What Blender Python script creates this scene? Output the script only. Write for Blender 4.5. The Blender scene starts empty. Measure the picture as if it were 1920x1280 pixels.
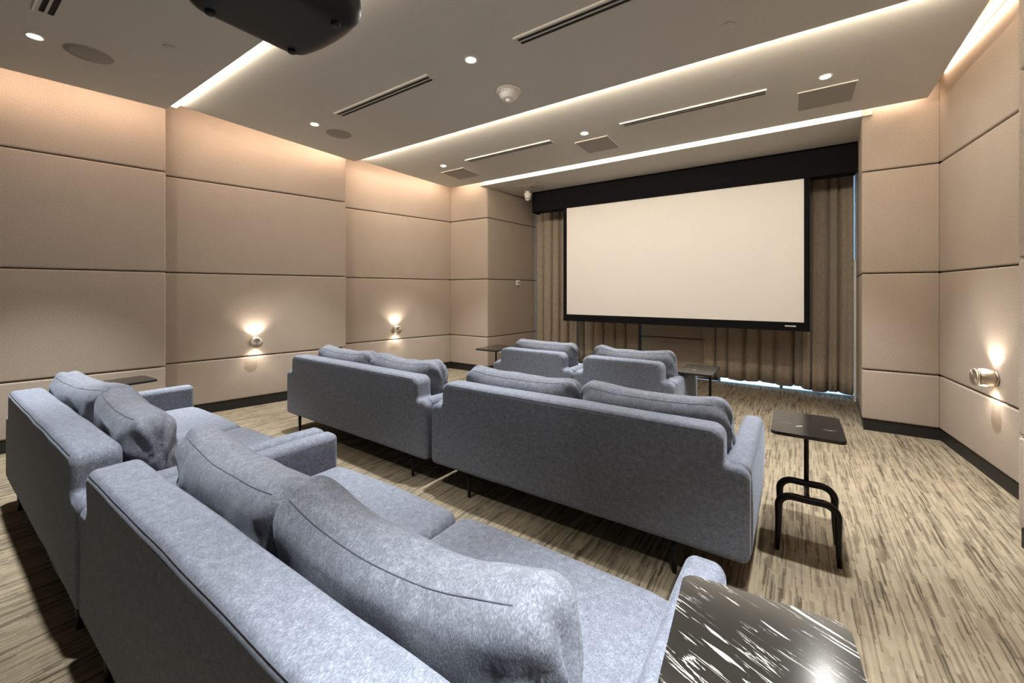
import bpy, bmesh, math, random
from mathutils import Vector, Matrix, noise

# ------------------------------------------------------------------ camera, world, exposure
SC = bpy.context.scene
COL = SC.collection
PI = math.pi
cam_d = bpy.data.cameras.new('camera')
cam = bpy.data.objects.new('camera', cam_d)
COL.objects.link(cam)
cam.location = (0, 0, 1.45)
cam.rotation_euler = (PI / 2, 0, math.radians(34.4))
cam_d.sensor_width = 36.0
cam_d.lens = 774 / 1920 * 36.0
cam_d.shift_y = -95 / 1920
cam_d.clip_start = 0.02
SC.camera = cam

W = bpy.data.worlds.new('daylight')
SC.world = W
W.use_nodes = True
W.node_tree.nodes['Background'].inputs[0].default_value = (0.42, 0.68, 1.0, 1)
W.node_tree.nodes['Background'].inputs[1].default_value = 0.9

SC.view_settings.view_transform = 'Standard'
SC.view_settings.look = 'None'
SC.view_settings.gamma = 1.0
SC.view_settings.exposure = 1.58
SC.view_settings.use_curve_mapping = False

WARM = (1.0, 0.75, 0.60)
CREAM = (1.0, 0.87, 0.70)
WHITE = (0.94, 0.97, 1.0)
P_DOWN = 190.0       # each ceiling spot
P_COVE = 1.95        # per metre of wall cove
P_SLOT = 3.4        # per metre of ceiling slot

random.seed(7)

# ------------------------------------------------------------------ helpers
def link(o, parent=None):
    COL.objects.link(o)
    if parent is not None:
        o.parent = parent
    return o

def thing(name, label, cat, loc=(0, 0, 0), rz=0.0, group=None):
    o = bpy.data.objects.new(name, None)
    o.empty_display_size = 0.1
    link(o)
    o.location = loc
    o.rotation_euler = (0, 0, rz)
    o['label'] = label
    o['category'] = cat
    if group:
        o['group'] = group
    return o

def tag(o, label, cat, group=None):
    o['label'] = label
    o['category'] = cat
    if group:
        o['group'] = group
    return o

def struct(o):
    o['kind'] = 'structure'
    return o

def obj(name, bm, mat, parent=None, smooth=True, loc=None, rz=None):
    me = bpy.data.meshes.new(name)
    bmesh.ops.recalc_face_normals(bm, faces=bm.faces)
    bm.to_mesh(me)
    bm.free()
    if mat is not None:
        me.materials.append(mat)
    if smooth:
        for p in me.polygons:
            p.use_smooth = True
    o = bpy.data.objects.new(name, me)
    link(o, parent)
    if loc is not None:
        o.location = loc
    if rz is not None:
        o.rotation_euler = (0, 0, rz)
    return o

def sharp(o, ang=35):
    """smooth shading with creases above an angle"""
    me = o.data
    bm = bmesh.new()
    bm.from_mesh(me)
    for e in bm.edges:
        if len(e.link_faces) == 2 and e.calc_face_angle(0) > math.radians(ang):
            e.smooth = False
    bm.to_mesh(me)
    bm.free()
    return o

def add_box(bm, x0, x1, y0, y1, z0, z1):
    v = [bm.verts.new((x, y, z)) for z in (z0, z1) for y in (y0, y1) for x in (x0, x1)]
    for f in ((0, 2, 3, 1), (4, 5, 7, 6), (0, 1, 5, 4), (2, 6, 7, 3), (0, 4, 6, 2), (1, 3, 7, 5)):
        bm.faces.new([v[i] for i in f])

def box_bm(x0, x1, y0, y1, z0, z1, bevel=0.0, seg=2):
    bm = bmesh.new()
    add_box(bm, x0, x1, y0, y1, z0, z1)
    if bevel > 0:
        bmesh.ops.bevel(bm, geom=list(bm.edges), offset=bevel, segments=seg, affect='EDGES', profile=0.5)
    return bm

def prism_bm(pts, z0, z1):
    """pts = [(x,y)] ; z0,z1 may be functions of (x,y)"""
    f0 = z0 if callable(z0) else (lambda x, y: z0)
    f1 = z1 if callable(z1) else (lambda x, y: z1)
    bm = bmesh.new()
    a = [bm.verts.new((x, y, f0(x, y))) for x, y in pts]
    b = [bm.verts.new((x, y, f1(x, y))) for x, y in pts]
    n = len(pts)
    bm.faces.new(a)
    bm.faces.new(list(reversed(b)))
    for i in range(n):
        bm.faces.new((a[i], b[i], b[(i + 1) % n], a[(i + 1) % n]))
    return bm

def lathe_bm(prof, n=32, cap=True, bm=None, mtx=None):
    """prof = [(r,z)] from bottom to top about the z axis"""
    bm = bm or bmesh.new()
    rings = []
    for r, z in prof:
        ring = []
        for i in range(n):
            a = 2 * PI * i / n
            p = Vector((r * math.cos(a), r * math.sin(a), z))
            ring.append(bm.verts.new(mtx @ p if mtx else p))
        rings.append(ring)
    for j in range(len(rings) - 1):
        for i in range(n):
            bm.faces.new((rings[j][i], rings[j][(i + 1) % n], rings[j + 1][(i + 1) % n], rings[j + 1][i]))
    if cap:
        bm.faces.new(list(reversed(rings[0])))
        bm.faces.new(rings[-1])
    return bm

def tube_bm(pts, rad, n=8, bm=None, closed=False, flat=1.0):
    """swept tube through pts; rad a number or a list"""
    bm = bm or bmesh.new()
    pts = [Vector(p) for p in pts]
    m = len(pts)
    rads = rad if isinstance(rad, (list, tuple)) else [rad] * m
    rings = []
    up = Vector((0, 0, 1))
    prev = None
    for i, p in enumerate(pts):
        if closed:
            t = pts[(i + 1) % m] - pts[i - 1]
        else:
            t = pts[min(i + 1, m - 1)] - pts[max(i - 1, 0)]
        t.normalize()
        if prev is None:
            a = up.cross(t)
            if a.length < 1e-3:
                a = Vector((1, 0, 0)).cross(t)
        else:
            a = prev - t * prev.dot(t)
        a.normalize()
        prev = a
        b = t.cross(a)
        rings.append([bm.verts.new(p + (a * math.cos(2 * PI * k / n) + b * flat * math.sin(2 * PI * k / n)) * rads[i]) for k in range(n)])
    for j in range(m if closed else m - 1):
        r0, r1 = rings[j], rings[(j + 1) % m]
        for k in range(n):
            bm.faces.new((r0[k], r0[(k + 1) % n], r1[(k + 1) % n], r1[k]))
    if not closed:
        bm.faces.new(list(reversed(rings[0])))
        bm.faces.new(rings[-1])
    return bm

def soft_box_bm(cx, cy, cz, sx, sy, sz, r, seg=5, step=0.06, fn=None):
    """rounded box centred at c, full sizes s, fillet radius r, dense enough to be deformed by fn(p, nrm, uvw)->p"""
    h = (sx / 2, sy / 2, sz / 2)
    def axis(hh):
        rr = min(r, hh * 0.98)
        inner = hh - rr
        n = max(1, int(round(2 * inner / step)))
        mid = [-inner + 2 * inner * i / n for i in range(n + 1)]
        ed = [inner + rr * math.tan(PI / 4 * (i + 1) / seg) for i in range(seg)]
        return [-e for e in reversed(ed)] + mid + ed
    A = [axis(x) for x in h]
    bm = bmesh.new()
    cache = {}
    def vert(p):
        k = tuple(round(c, 5) for c in p)
        if k in cache:
            return cache[k]
        P = Vector(p)
        inn = Vector([max(-(h[i] - min(r, h[i] * .98)), min(h[i] - min(r, h[i] * .98), p[i])) for i in range(3)])
        d = P - inn
        rr = Vector([min(r, h[i] * .98) for i in range(3)])
        if d.length > 1e-9:
            q = Vector([d[i] / rr[i] for i in range(3)])
            q.normalize()
            nrm = q.copy()
            P = inn + Vector([q[i] * rr[i] for i in range(3)])
        else:
            nrm = Vector((0, 0, 1))
        if fn:
            P = fn(P, nrm, Vector([P[i] / h[i] for i in range(3)]))
        v = bm.verts.new((P.x + cx, P.y + cy, P.z + cz))
        cache[k] = v
        return v
    for ax in range(3):
        b, c = (ax + 1) % 3, (ax + 2) % 3
        for s in (-1, 1):
            for i in range(len(A[b]) - 1):
                for j in range(len(A[c]) - 1):
                    q = []
                    for bi, cj in ((i, j), (i + 1, j), (i + 1, j + 1), (i, j + 1)):
                        p = [0, 0, 0]
                        p[ax] = s * h[ax]
                        p[b] = A[b][bi]
                        p[c] = A[c][cj]
                        q.append(vert(p))
                    if len(set(q)) >= 3:
                        qq = []
                        for v in q:
                            if v not in qq:
                                qq.append(v)
                        if s < 0:
                            qq.reverse()
                        try:
                            bm.faces.new(qq)
                        except ValueError:
                            pass
    return bm

def round_outline(corners, n=7):
    """corners = [(x, z, r)] counter-clockwise; returns points and outward normals"""
    pts = []
    m = len(corners)
    for i in range(m):
        x, z, r = corners[i]
        p = Vector((x, z))
        a = Vector(corners[i - 1][:2]) - p
        b = Vector(corners[(i + 1) % m][:2]) - p
        a.normalize()
        b.normalize()
        ang = a.angle(b)
        t = r / math.tan(ang / 2)
        c = p + (a + b).normalized() * (r / math.sin(ang / 2))
        cross = (-a).x * b.y - (-a).y * b.x
        s_, e_ = p + a * t - c, p + b * t - c
        a0 = math.atan2(s_.y, s_.x)
        a1 = math.atan2(e_.y, e_.x)
        d = (a1 - a0 + PI) % (2 * PI) - PI
        for k in range(n + 1):
            th = a0 + d * k / n
            nv = Vector((math.cos(th), math.sin(th)))
            pts.append((c + nv * r, nv if cross > 0 else -nv))
    # extra points on the long straight runs
    out = []
    for i in range(len(pts)):
        out.append(pts[i])
        p, q = pts[i], pts[(i + 1) % len(pts)]
        ln = (q[0] - p[0]).length
        if ln > 0.12:
            k = int(ln / 0.08)
            for j in range(1, k):
                out.append((p[0].lerp(q[0], j / k), p[1].lerp(q[1], j / k).normalized()))
    return out

def outline_slab_bm(outline, prof, fn=None):
    """prof = [(inset, y)] from the rear face to the front face"""
    bm = bmesh.new()
    rings = []
    for ins, y in prof:
        ring = []
        for p, nv in outline:
            P = Vector((p.x - nv.x * ins, y, p.y - nv.y * ins))
            ring.append(bm.verts.new(fn(P) if fn else P))
        rings.append(ring)
    n = len(outline)
    for j in range(len(rings) - 1):
        for i in range(n):
            bm.faces.new((rings[j][i], rings[j][(i + 1) % n], rings[j + 1][(i + 1) % n], rings[j + 1][i]))
    bm.faces.new(rings[0])
    bm.faces.new(list(reversed(rings[-1])))
    return bm

# ------------------------------------------------------------------ materials
def new_mat(name):
    m = bpy.data.materials.new(name)
    m.use_nodes = True
    nt = m.node_tree
    b = nt.nodes['Principled BSDF']
    return m, nt, b

def N(nt, t, **kw):
    n = nt.nodes.new(t)
    for k, v in kw.items():
        setattr(n, k, v)
    return n

def plain(name, col, rough=0.5, metal=0.0, spec=0.5, coat=0.0):
    m, nt, b = new_mat(name)
    b.inputs['Base Color'].default_value = (*col, 1)
    b.inputs['Roughness'].default_value = rough
    b.inputs['Metallic'].default_value = metal
    b.inputs['Specular IOR Level'].default_value = spec
    b.inputs['Coat Weight'].default_value = coat
    return m

def emit(name, col, s):
    m, nt, b = new_mat(name)
    b.inputs['Base Color'].default_value = (0.8, 0.8, 0.8, 1)
    b.inputs['Emission Color'].default_value = (*col, 1)
    b.inputs['Emission Strength'].default_value = s
    return m

def ramp(nt, stops):
    r = N(nt, 'ShaderNodeValToRGB')
    el = r.color_ramp.elements
    el[0].position, el[0].color = stops[0][0], (*stops[0][1], 1)
    el[1].position, el[1].color = stops[1][0], (*stops[1][1], 1)
    for p, c in stops[2:]:
        e = el.new(p)
        e.color = (*c, 1)
    return r

def wall_fabric(name, c0, c1):
    m, nt, b = new_mat(name)
    L = nt.links
    tc = N(nt, 'ShaderNodeTexCoord')
    n1 = N(nt, 'ShaderNodeTexNoise')
    n1.inputs['Scale'].default_value = 150
    n1.inputs['Detail'].default_value = 3
    n2 = N(nt, 'ShaderNodeTexNoise')
    n2.inputs['Scale'].default_value = 3.2
    n2.inputs['Detail'].default_value = 4
    L.new(tc.outputs['Object'], n1.inputs['Vector'])
    L.new(tc.outputs['Object'], n2.inputs['Vector'])
    mx = N(nt, 'ShaderNodeMath', operation='MULTIPLY_ADD')
    mx.inputs[1].default_value = 0.10
    L.new(n2.outputs['Fac'], mx.inputs[0])
    sc = N(nt, 'ShaderNodeMath', operation='MULTIPLY')
    sc.inputs[1].default_value = 0.90
    L.new(n1.outputs['Fac'], sc.inputs[0])
    L.new(sc.outputs[0], mx.inputs[2])
    r = ramp(nt, [(0.3, c0), (0.7, c1)])
    L.new(mx.outputs[0], r.inputs['Fac'])
    L.new(r.outputs['Color'], b.inputs['Base Color'])
    bp = N(nt, 'ShaderNodeBump')
    bp.inputs['Strength'].default_value = 0.4
    bp.inputs['Distance'].default_value = 0.004
    L.new(n1.outputs['Fac'], bp.inputs['Height'])
    L.new(bp.outputs['Normal'], b.inputs['Normal'])
    b.inputs['Roughness'].default_value = 0.95
    b.inputs['Specular IOR Level'].default_value = 0.1
    return m

def sofa_fabric(name, dark, mid, light, weave=1.0):
    m, nt, b = new_mat(name)
    L = nt.links
    tc = N(nt, 'ShaderNodeTexCoord')
    fine = N(nt, 'ShaderNodeTexNoise')
    fine.inputs['Scale'].default_value = 330
    fine.inputs['Detail'].default_value = 4
    fine.inputs['Roughness'].default_value = 0.7
    mp = N(nt, 'ShaderNodeMapping')
    mp.inputs['Scale'].default_value = (1.0, 0.45, 0.45)
    L.new(tc.outputs['Object'], mp.inputs['Vector'])
    L.new(mp.outputs['Vector'], fine.inputs['Vector'])
    blot = N(nt, 'ShaderNodeTexNoise')
    blot.inputs['Scale'].default_value = 38
    blot.inputs['Detail'].default_value = 6
    blot.inputs['Roughness'].default_value = 0.65
    blot.inputs['Distortion'].default_value = 0.6
    L.new(tc.outputs['Object'], blot.inputs['Vector'])
    a = N(nt, 'ShaderNodeMath', operation='MULTIPLY')
    a.inputs[1].default_value = 0.66
    L.new(fine.outputs['Fac'], a.inputs[0])
    s = N(nt, 'ShaderNodeMath', operation='MULTIPLY_ADD')
    s.inputs[1].default_value = 0.34
    L.new(blot.outputs['Fac'], s.inputs[0])
    L.new(a.outputs[0], s.inputs[2])
    r = ramp(nt, [(0.34, dark), (0.66, light), (0.5, mid)])
    L.new(s.outputs[0], r.inputs['Fac'])
    L.new(r.outputs['Color'], b.inputs['Base Color'])
    bp = N(nt, 'ShaderNodeBump')
    bp.inputs['Strength'].default_value = 0.35 * weave
    bp.inputs['Distance'].default_value = 0.002
    L.new(fine.outputs['Fac'], bp.inputs['Height'])
    L.new(bp.outputs['Normal'], b.inputs['Normal'])
    b.inputs['Roughness'].default_value = 0.85
    b.inputs['Specular IOR Level'].default_value = 0.15
    b.inputs['Sheen Weight'].default_value = 0.18
    b.inputs['Sheen Roughness'].default_value = 0.4
    b.inputs['Sheen Tint'].default_value = (0.75, 0.85, 1.0, 1)
    return m

def carpet_mat():
    m, nt, b = new_mat('striped_carpet')
    L = nt.links
    tc = N(nt, 'ShaderNodeTexCoord')
    sep = N(nt, 'ShaderNodeSeparateXYZ')
    wob = N(nt, 'ShaderNodeTexNoise')
    wob.inputs['Scale'].default_value = 7
    L.new(tc.outputs['Object'], wob.inputs['Vector'])
    wsub = N(nt, 'ShaderNodeMath', operation='MULTIPLY')
    wsub.inputs[1].default_value = 0.012
    L.new(wob.outputs['Fac'], wsub.inputs[0])
    L.new(tc.outputs['Object'], sep.inputs[0])
    def math_(op, a, bb=None, c=None):
        n = N(nt, 'ShaderNodeMath', operation=op)
        for i, v in enumerate((a, bb, c)):
            if v is None:
                continue
            if isinstance(v, (int, float)):
                n.inputs[i].default_value = v
            else:
                L.new(v, n.inputs[i])
        return n.outputs[0]
    X = math_('ADD', sep.outputs['X'], wsub.outputs[0])
    def dashes(wx, ly, seed):
        u = math_('FLOOR', math_('DIVIDE', X, wx))
        wn = N(nt, 'ShaderNodeTexWhiteNoise', noise_dimensions='2D')
        cv = N(nt, 'ShaderNodeCombineXYZ')
        L.new(u, cv.inputs[0])
        cv.inputs[1].default_value = seed
        L.new(cv.outputs[0], wn.inputs['Vector'])
        v = math_('FLOOR', math_('ADD', math_('DIVIDE', sep.outputs['Y'], ly), math_('MULTIPLY', wn.outputs['Value'], 9.0)))
        wn2 = N(nt, 'ShaderNodeTexWhiteNoise', noise_dimensions='3D')
        cv2 = N(nt, 'ShaderNodeCombineXYZ')
        L.new(u, cv2.inputs[0])
        L.new(v, cv2.inputs[1])
        cv2.inputs[2].default_value = seed
        L.new(cv2.outputs[0], wn2.inputs['Vector'])
        return wn2.outputs['Value']
    d1 = dashes(0.0065, 0.24, 1.3)
    d2 = dashes(0.016, 0.26, 4.7)
    d3 = dashes(0.011, 0.15, 8.1)
    nz = N(nt, 'ShaderNodeTexNoise')
    nz.inputs['Scale'].default_value = 210
    nz.inputs['Detail'].default_value = 3
    L.new(tc.outputs['Object'], nz.inputs['Vector'])
    cloud = N(nt, 'ShaderNodeTexNoise')
    cloud.inputs['Scale'].default_value = 9
    cloud.inputs['Detail'].default_value = 3
    L.new(tc.outputs['Object'], cloud.inputs['Vector'])
    thin = math_('MULTIPLY', math_('GREATER_THAN', d1, 0.78), 0.23)
    block = math_('MULTIPLY', math_('GREATER_THAN', d2, 0.86), 0.20)
    fibre = math_('ADD', math_('MULTIPLY', d3, 0.22), math_('MULTIPLY', nz.outputs['Fac'], 0.34))
    s = math_('SUBTRACT', math_('ADD', math_('ADD', fibre, math_('MULTIPLY', cloud.outputs['Fac'], 0.30)), 0.34), math_('ADD', thin, block))
    r = ramp(nt, [(0.18, (0.045, 0.035, 0.023)), (0.95, (0.275, 0.228, 0.156)), (0.42, (0.100, 0.079, 0.053)), (0.64, (0.172, 0.140, 0.095))])
    L.new(s, r.inputs['Fac'])
    L.new(r.outputs['Color'], b.inputs['Base Color'])
    bp = N(nt, 'ShaderNodeBump')
    bp.inputs['Strength'].default_value = 0.5
    bp.inputs['Distance'].default_value = 0.004
    L.new(s, bp.inputs['Height'])
    L.new(bp.outputs['Normal'], b.inputs['Normal'])
    b.inputs['Roughness'].default_value = 0.97
    b.inputs['Specular IOR Level'].default_value = 0.05
    return m

def marble_mat(name='black_marble', lo=0.42, hi=0.66, sc=(2.0, 27.0, 1), rot=29, thr=0.545, wd=0.020, fine0=0.628):
    m, nt, b = new_mat(name)
    L = nt.links
    tc = N(nt, 'ShaderNodeTexCoord')
    mp = N(nt, 'ShaderNodeMapping')
    mp.inputs['Scale'].default_value = sc
    pre = N(nt, 'ShaderNodeMapping')
    pre.inputs['Rotation'].default_value = (0, 0, math.radians(rot))
    L.new(tc.outputs['Object'], pre.inputs['Vector'])
    L.new(pre.outputs['Vector'], mp.inputs['Vector'])
    n = N(nt, 'ShaderNodeTexNoise')
    n.inputs['Scale'].default_value = 1.35
    n.inputs['Detail'].default_value = 9
    n.inputs['Roughness'].default_value = 0.62
    n.inputs['Distortion'].default_value = 1.0
    L.new(mp.outputs['Vector'], n.inputs['Vector'])
    d = N(nt, 'ShaderNodeMath', operation='SUBTRACT')
    d.inputs[1].default_value = thr
    L.new(n.outputs['Fac'], d.inputs[0])
    ab = N(nt, 'ShaderNodeMath', operation='ABSOLUTE')
    L.new(d.outputs[0], ab.inputs[0])
    msk = N(nt, 'ShaderNodeTexNoise')
    msk.inputs['Scale'].default_value = 9
    msk.inputs['Detail'].default_value = 3
    L.new(tc.outputs['Object'], msk.inputs['Vector'])
    mr = N(nt, 'ShaderNodeMapRange')
    mr.inputs['From Min'].default_value = lo
    mr.inputs['From Max'].default_value = hi
    mr.inputs['To Min'].default_value = 0.0
    mr.inputs['To Max'].default_value = wd
    L.new(msk.outputs['Fac'], mr.inputs['Value'])
    lt = N(nt, 'ShaderNodeMath', operation='SUBTRACT')
    L.new(mr.outputs[0], lt.inputs[0])
    L.new(ab.outputs[0], lt.inputs[1])
    ml = N(nt, 'ShaderNodeMath', operation='MULTIPLY')
    ml.inputs[1].default_value = 70
    ml.use_clamp = True
    L.new(lt.outputs[0], ml.inputs[0])
    r = ramp(nt, [(0.0, (0.012, 0.011, 0.0095)), (1.0, (0.74, 0.72, 0.66))])
    mp2 = N(nt, 'ShaderNodeMapping')
    mp2.inputs['Location'].default_value = (3.1, 1.7, 0)
    mp2.inputs['Scale'].default_value = (sc[0] * 2.2, sc[1] * 2.4, 1)
    L.new(pre.outputs['Vector'], mp2.inputs['Vector'])
    n2 = N(nt, 'ShaderNodeTexNoise')
    n2.inputs['Scale'].default_value = 1.2
    n2.inputs['Detail'].default_value = 5
    n2.inputs['Distortion'].default_value = 0.3
    L.new(mp2.outputs['Vector'], n2.inputs['Vector'])
    fv = N(nt, 'ShaderNodeMapRange')
    fv.inputs['From Min'].default_value = fine0
    fv.inputs['From Max'].default_value = fine0 + 0.035
    L.new(n2.outputs['Fac'], fv.inputs['Value'])
    mxm = N(nt, 'ShaderNodeMath', operation='MAXIMUM')
    L.new(ml.outputs[0], mxm.inputs[0])
    L.new(fv.outputs[0], mxm.inputs[1])
    ml = mxm
    L.new(ml.outputs[0], r.inputs['Fac'])
    L.new(r.outputs['Color'], b.inputs['Base Color'])
    b.inputs['Roughness'].default_value = 0.16
    b.inputs['Specular IOR Level'].default_value = 0.45
    return m

def ceiling_paint():
    m, nt, b = new_mat('ceiling_paint')
    L = nt.links
    tc = N(nt, 'ShaderNodeTexCoord')
    n = N(nt, 'ShaderNodeTexNoise')
    n.inputs['Scale'].default_value = 90
    n.inputs['Detail'].default_value = 4
    L.new(tc.outputs['Object'], n.inputs['Vector'])
    r = ramp(nt, [(0.3, (0.53, 0.505, 0.46)), (0.7, (0.57, 0.545, 0.50))])
    L.new(n.outputs['Fac'], r.inputs['Fac'])
    L.new(r.outputs['Color'], b.inputs['Base Color'])
    bp = N(nt, 'ShaderNodeBump')
    bp.inputs['Strength'].default_value = 0.08
    bp.inputs['Distance'].default_value = 0.002
    L.new(n.outputs['Fac'], bp.inputs['Height'])
    L.new(bp.outputs['Normal'], b.inputs['Normal'])
    b.inputs['Roughness'].default_value = 0.9
    b.inputs['Specular IOR Level'].default_value = 0.2
    return m

def curtain_mat():
    m, nt, b = new_mat('curtain_velvet')
    L = nt.links
    tc = N(nt, 'ShaderNodeTexCoord')
    mp = N(nt, 'ShaderNodeMapping')
    mp.inputs['Scale'].default_value = (1, 1, 0.15)
    n = N(nt, 'ShaderNodeTexNoise')
    n.inputs['Scale'].default_value = 120
    n.inputs['Detail'].default_value = 4
    L.new(tc.outputs['Object'], mp.inputs['Vector'])
    L.new(mp.outputs['Vector'], n.inputs['Vector'])
    r = ramp(nt, [(0.3, (0.29, 0.237, 0.178)), (0.7, (0.41, 0.34, 0.262))])
    L.new(n.outputs['Fac'], r.inputs['Fac'])
    L.new(r.outputs['Color'], b.inputs['Base Color'])
    b.inputs['Roughness'].default_value = 0.9
    b.inputs['Specular IOR Level'].default_value = 0.1
    b.inputs['Sheen Weight'].default_value = 0.2
    return m

def brushed_metal():
    m, nt, b = new_mat('brushed_nickel')
    L = nt.links
    tc = N(nt, 'ShaderNodeTexCoord')
    n = N(nt, 'ShaderNodeTexNoise')
    n.inputs['Scale'].default_value = 220
    L.new(tc.outputs['Object'], n.inputs['Vector'])
    mr = N(nt, 'ShaderNodeMapRange')
    mr.inputs['To Min'].default_value = 0.22
    mr.inputs['To Max'].default_value = 0.42
    L.new(n.outputs['Fac'], mr.inputs['Value'])
    L.new(mr.outputs[0], b.inputs['Roughness'])
    b.inputs['Base Color'].default_value = (0.62, 0.55, 0.46, 1)
    b.inputs['Metallic'].default_value = 1.0
    b.inputs['Anisotropic'].default_value = 0.6
    return m

def spun_metal():
    m, nt, b = new_mat('spun_nickel')
    tg = N(nt, 'ShaderNodeTangent', direction_type='RADIAL', axis='Y')
    nt.links.new(tg.outputs['Tangent'], b.inputs['Tangent'])
    b.inputs['Base Color'].default_value = (0.72, 0.64, 0.54, 1)
    b.inputs['Metallic'].default_value = 1.0
    b.inputs['Roughness'].default_value = 0.34
    b.inputs['Anisotropic'].default_value = 0.85
    return m

def screen_mat():
    m, nt, b = new_mat('screen_white')
    L = nt.links
    tc = N(nt, 'ShaderNodeTexCoord')
    n = N(nt, 'ShaderNodeTexNoise')
    n.inputs['Scale'].default_value = 300
    L.new(tc.outputs['Object'], n.inputs['Vector'])
    r = ramp(nt, [(0.3, (0.83, 0.80, 0.75)), (0.7, (0.88, 0.85, 0.80))])
    L.new(n.outputs['Fac'], r.inputs['Fac'])
    L.new(r.outputs['Color'], b.inputs['Base Color'])
    b.inputs['Roughness'].default_value = 0.8
    b.inputs['Specular IOR Level'].default_value = 0.2
    return m

def glass_mat():
    m, nt, b = new_mat('window_glass')
    b.inputs['Base Color'].default_value = (0.95, 0.98, 1, 1)
    b.inputs['Roughness'].default_value = 0.0
    b.inputs['Transmission Weight'].default_value = 1.0
    b.inputs['IOR'].default_value = 1.05
    return m

M = dict(
    wall=wall_fabric('wall_fabric', (0.272, 0.222, 0.178), (0.437, 0.362, 0.294)),
    backing=plain('wall_backing', (0.10, 0.08, 0.06), 0.9),
    base=plain('baseboard_black', (0.008, 0.007, 0.006), 0.55),
    carpet=carpet_mat(),
    ceil=ceiling_paint(),
    covepaint=plain('cove_paint', (0.75, 0.68, 0.57), 0.9),
    blue=sofa_fabric('sofa_chenille', (0.088, 0.096, 0.117), (0.150, 0.164, 0.198), (0.268, 0.291, 0.342)),
    pillow=sofa_fabric('cushion_chenille', (0.080, 0.085, 0.098), (0.138, 0.147, 0.171), (0.262, 0.277, 0.315), 1.6),
    seam=plain('seam_thread', (0.065, 0.070, 0.085), 0.9),
    leg=plain('black_steel', (0.012, 0.011, 0.010), 0.35, 0.6),
    marble=marble_mat(),
    marble2=marble_mat('black_marble_few_veins', 0.55, 0.78, (1.8, 12.0, 1), -38, 0.52, 0.016, 0.70),
    black=plain('black_plastic', (0.007, 0.007, 0.008), 0.45, spec=0.3),
    matte=plain('matte_black', (0.006, 0.006, 0.007), 0.85, spec=0.15),
    glassy=plain('lens_glass', (0.01, 0.012, 0.02), 0.05, coat=1.0),
    white=plain('white_plastic', (0.78, 0.74, 0.67), 0.45),
    offwhite=plain('grille_white', (0.60, 0.56, 0.49), 0.55),
    grille=plain('speaker_mesh', (0.30, 0.275, 0.245), 0.8),
    slot=plain('vent_slot_black', (0.012, 0.010, 0.009), 0.8),
    dark=plain('dark_grey', (0.10, 0.095, 0.09), 0.6),
    curtain=curtain_mat(),
    metal=brushed_metal(),
    spun=spun_metal(),
    screen=screen_mat(),
    glass=glass_mat(),
    alu=plain('aluminium_frame', (0.55, 0.56, 0.57), 0.4, 0.7),
    trim=plain('cream_trim', (0.80, 0.74, 0.64), 0.6),
    led=emit('led_diffuser', (1.0, 0.90, 0.72), 1.5),
    ledwarm=emit('led_warm_diffuser', (1.0, 0.80, 0.56), 3.0),
    bulb=emit('spot_lens', (1.0, 0.97, 0.93), 340.0),
    scbulb=emit('sconce_lens', (1.0, 0.88, 0.72), 14.0),
)

# ------------------------------------------------------------------ room shell
ZT = 3.56   # lid of the light coves
# clockwise outline of the room (room on the right-hand side)
OUT = [(-6.053, -1.05), (-5.615, 1.575), (-5.80, 1.60), (-5.37, 3.585), (-5.77, 3.62), (-5.315, 5.72),
       (-4.45, 5.73), (-4.30, 7.36), (0.69, 7.36), (0.58, 5.63), (1.155, 5.63), (1.335, 3.575), (1.045, 3.57),
       (1.42, 1.56), (1.10, 1.55), (1.533, -1.05)]

def offset_chain(pts, d):
    """offset an open chain to its left (outwards) by d with mitres"""
    res = []
    n = len(pts)
    for i in range(n):
        ns = []
        for a, b in ((i - 1, i), (i, i + 1)):
            if a < 0 or b >= n:
                continue
            t = Vector(pts[b]) - Vector(pts[a])
            t.normalize()
            ns.append(Vector((-t.y, t.x)))
        m = sum(ns, Vector((0, 0)))
        m.normalize()
        k = d / max(0.35, m.dot(ns[0]))
        res.append((pts[i][0] + m.x * k, pts[i][1] + m.y * k))
    return res

def wall_bm(pts, z0, z1, d0, d1):
    a = offset_chain(pts, d0)
    b = offset_chain(pts, d1)
    bm = bmesh.new()
    for i in range(len(pts) - 1):
        q = [a[i], a[i + 1], b[i + 1], b[i]]
        lo = [bm.verts.new((x, y, z0)) for x, y in q]
        hi = [bm.verts.new((x, y, z1)) for x, y in q]
        bm.faces.new(lo)
        bm.faces.new(hi)
        for k in range(4):
            bm.faces.new((lo[k], lo[(k + 1) % 4], hi[(k + 1) % 4], hi[k]))
    return bm

floor = struct(obj('floor', prism_bm([(-6.4, -1.2), (1.9, -1.2), (1.9, 7.345), (-6.4, 7.345)], -0.12, 0.0), M['carpet'], smooth=False))

def panels(wall, p, q, seams, step=0.3, e0=0.0, e1=0.0, mat=None):
    """upholstered panels on the segment p-q, split at the seam heights"""
    P0, P1 = Vector(p), Vector(q)
    t = (P1 - P0)
    ln = t.length
    t.normalize()
    ang = math.atan2(t.y, t.x)
    for z0, z1 in zip(seams[:-1], seams[1:]):
        g = 0.0045
        a, b_ = e0 + g, ln - e1 - g
        bm = soft_box_bm((a + b_) / 2, 0.025, (z0 + z1) / 2, b_ - a, 0.05, z1 - z0 - 2 * g, 0.018, seg=4, step=step)
        obj('upholstered_panel', bm, mat or M['wall'], wall, loc=(p[0], p[1], 0), rz=ang)

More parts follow.
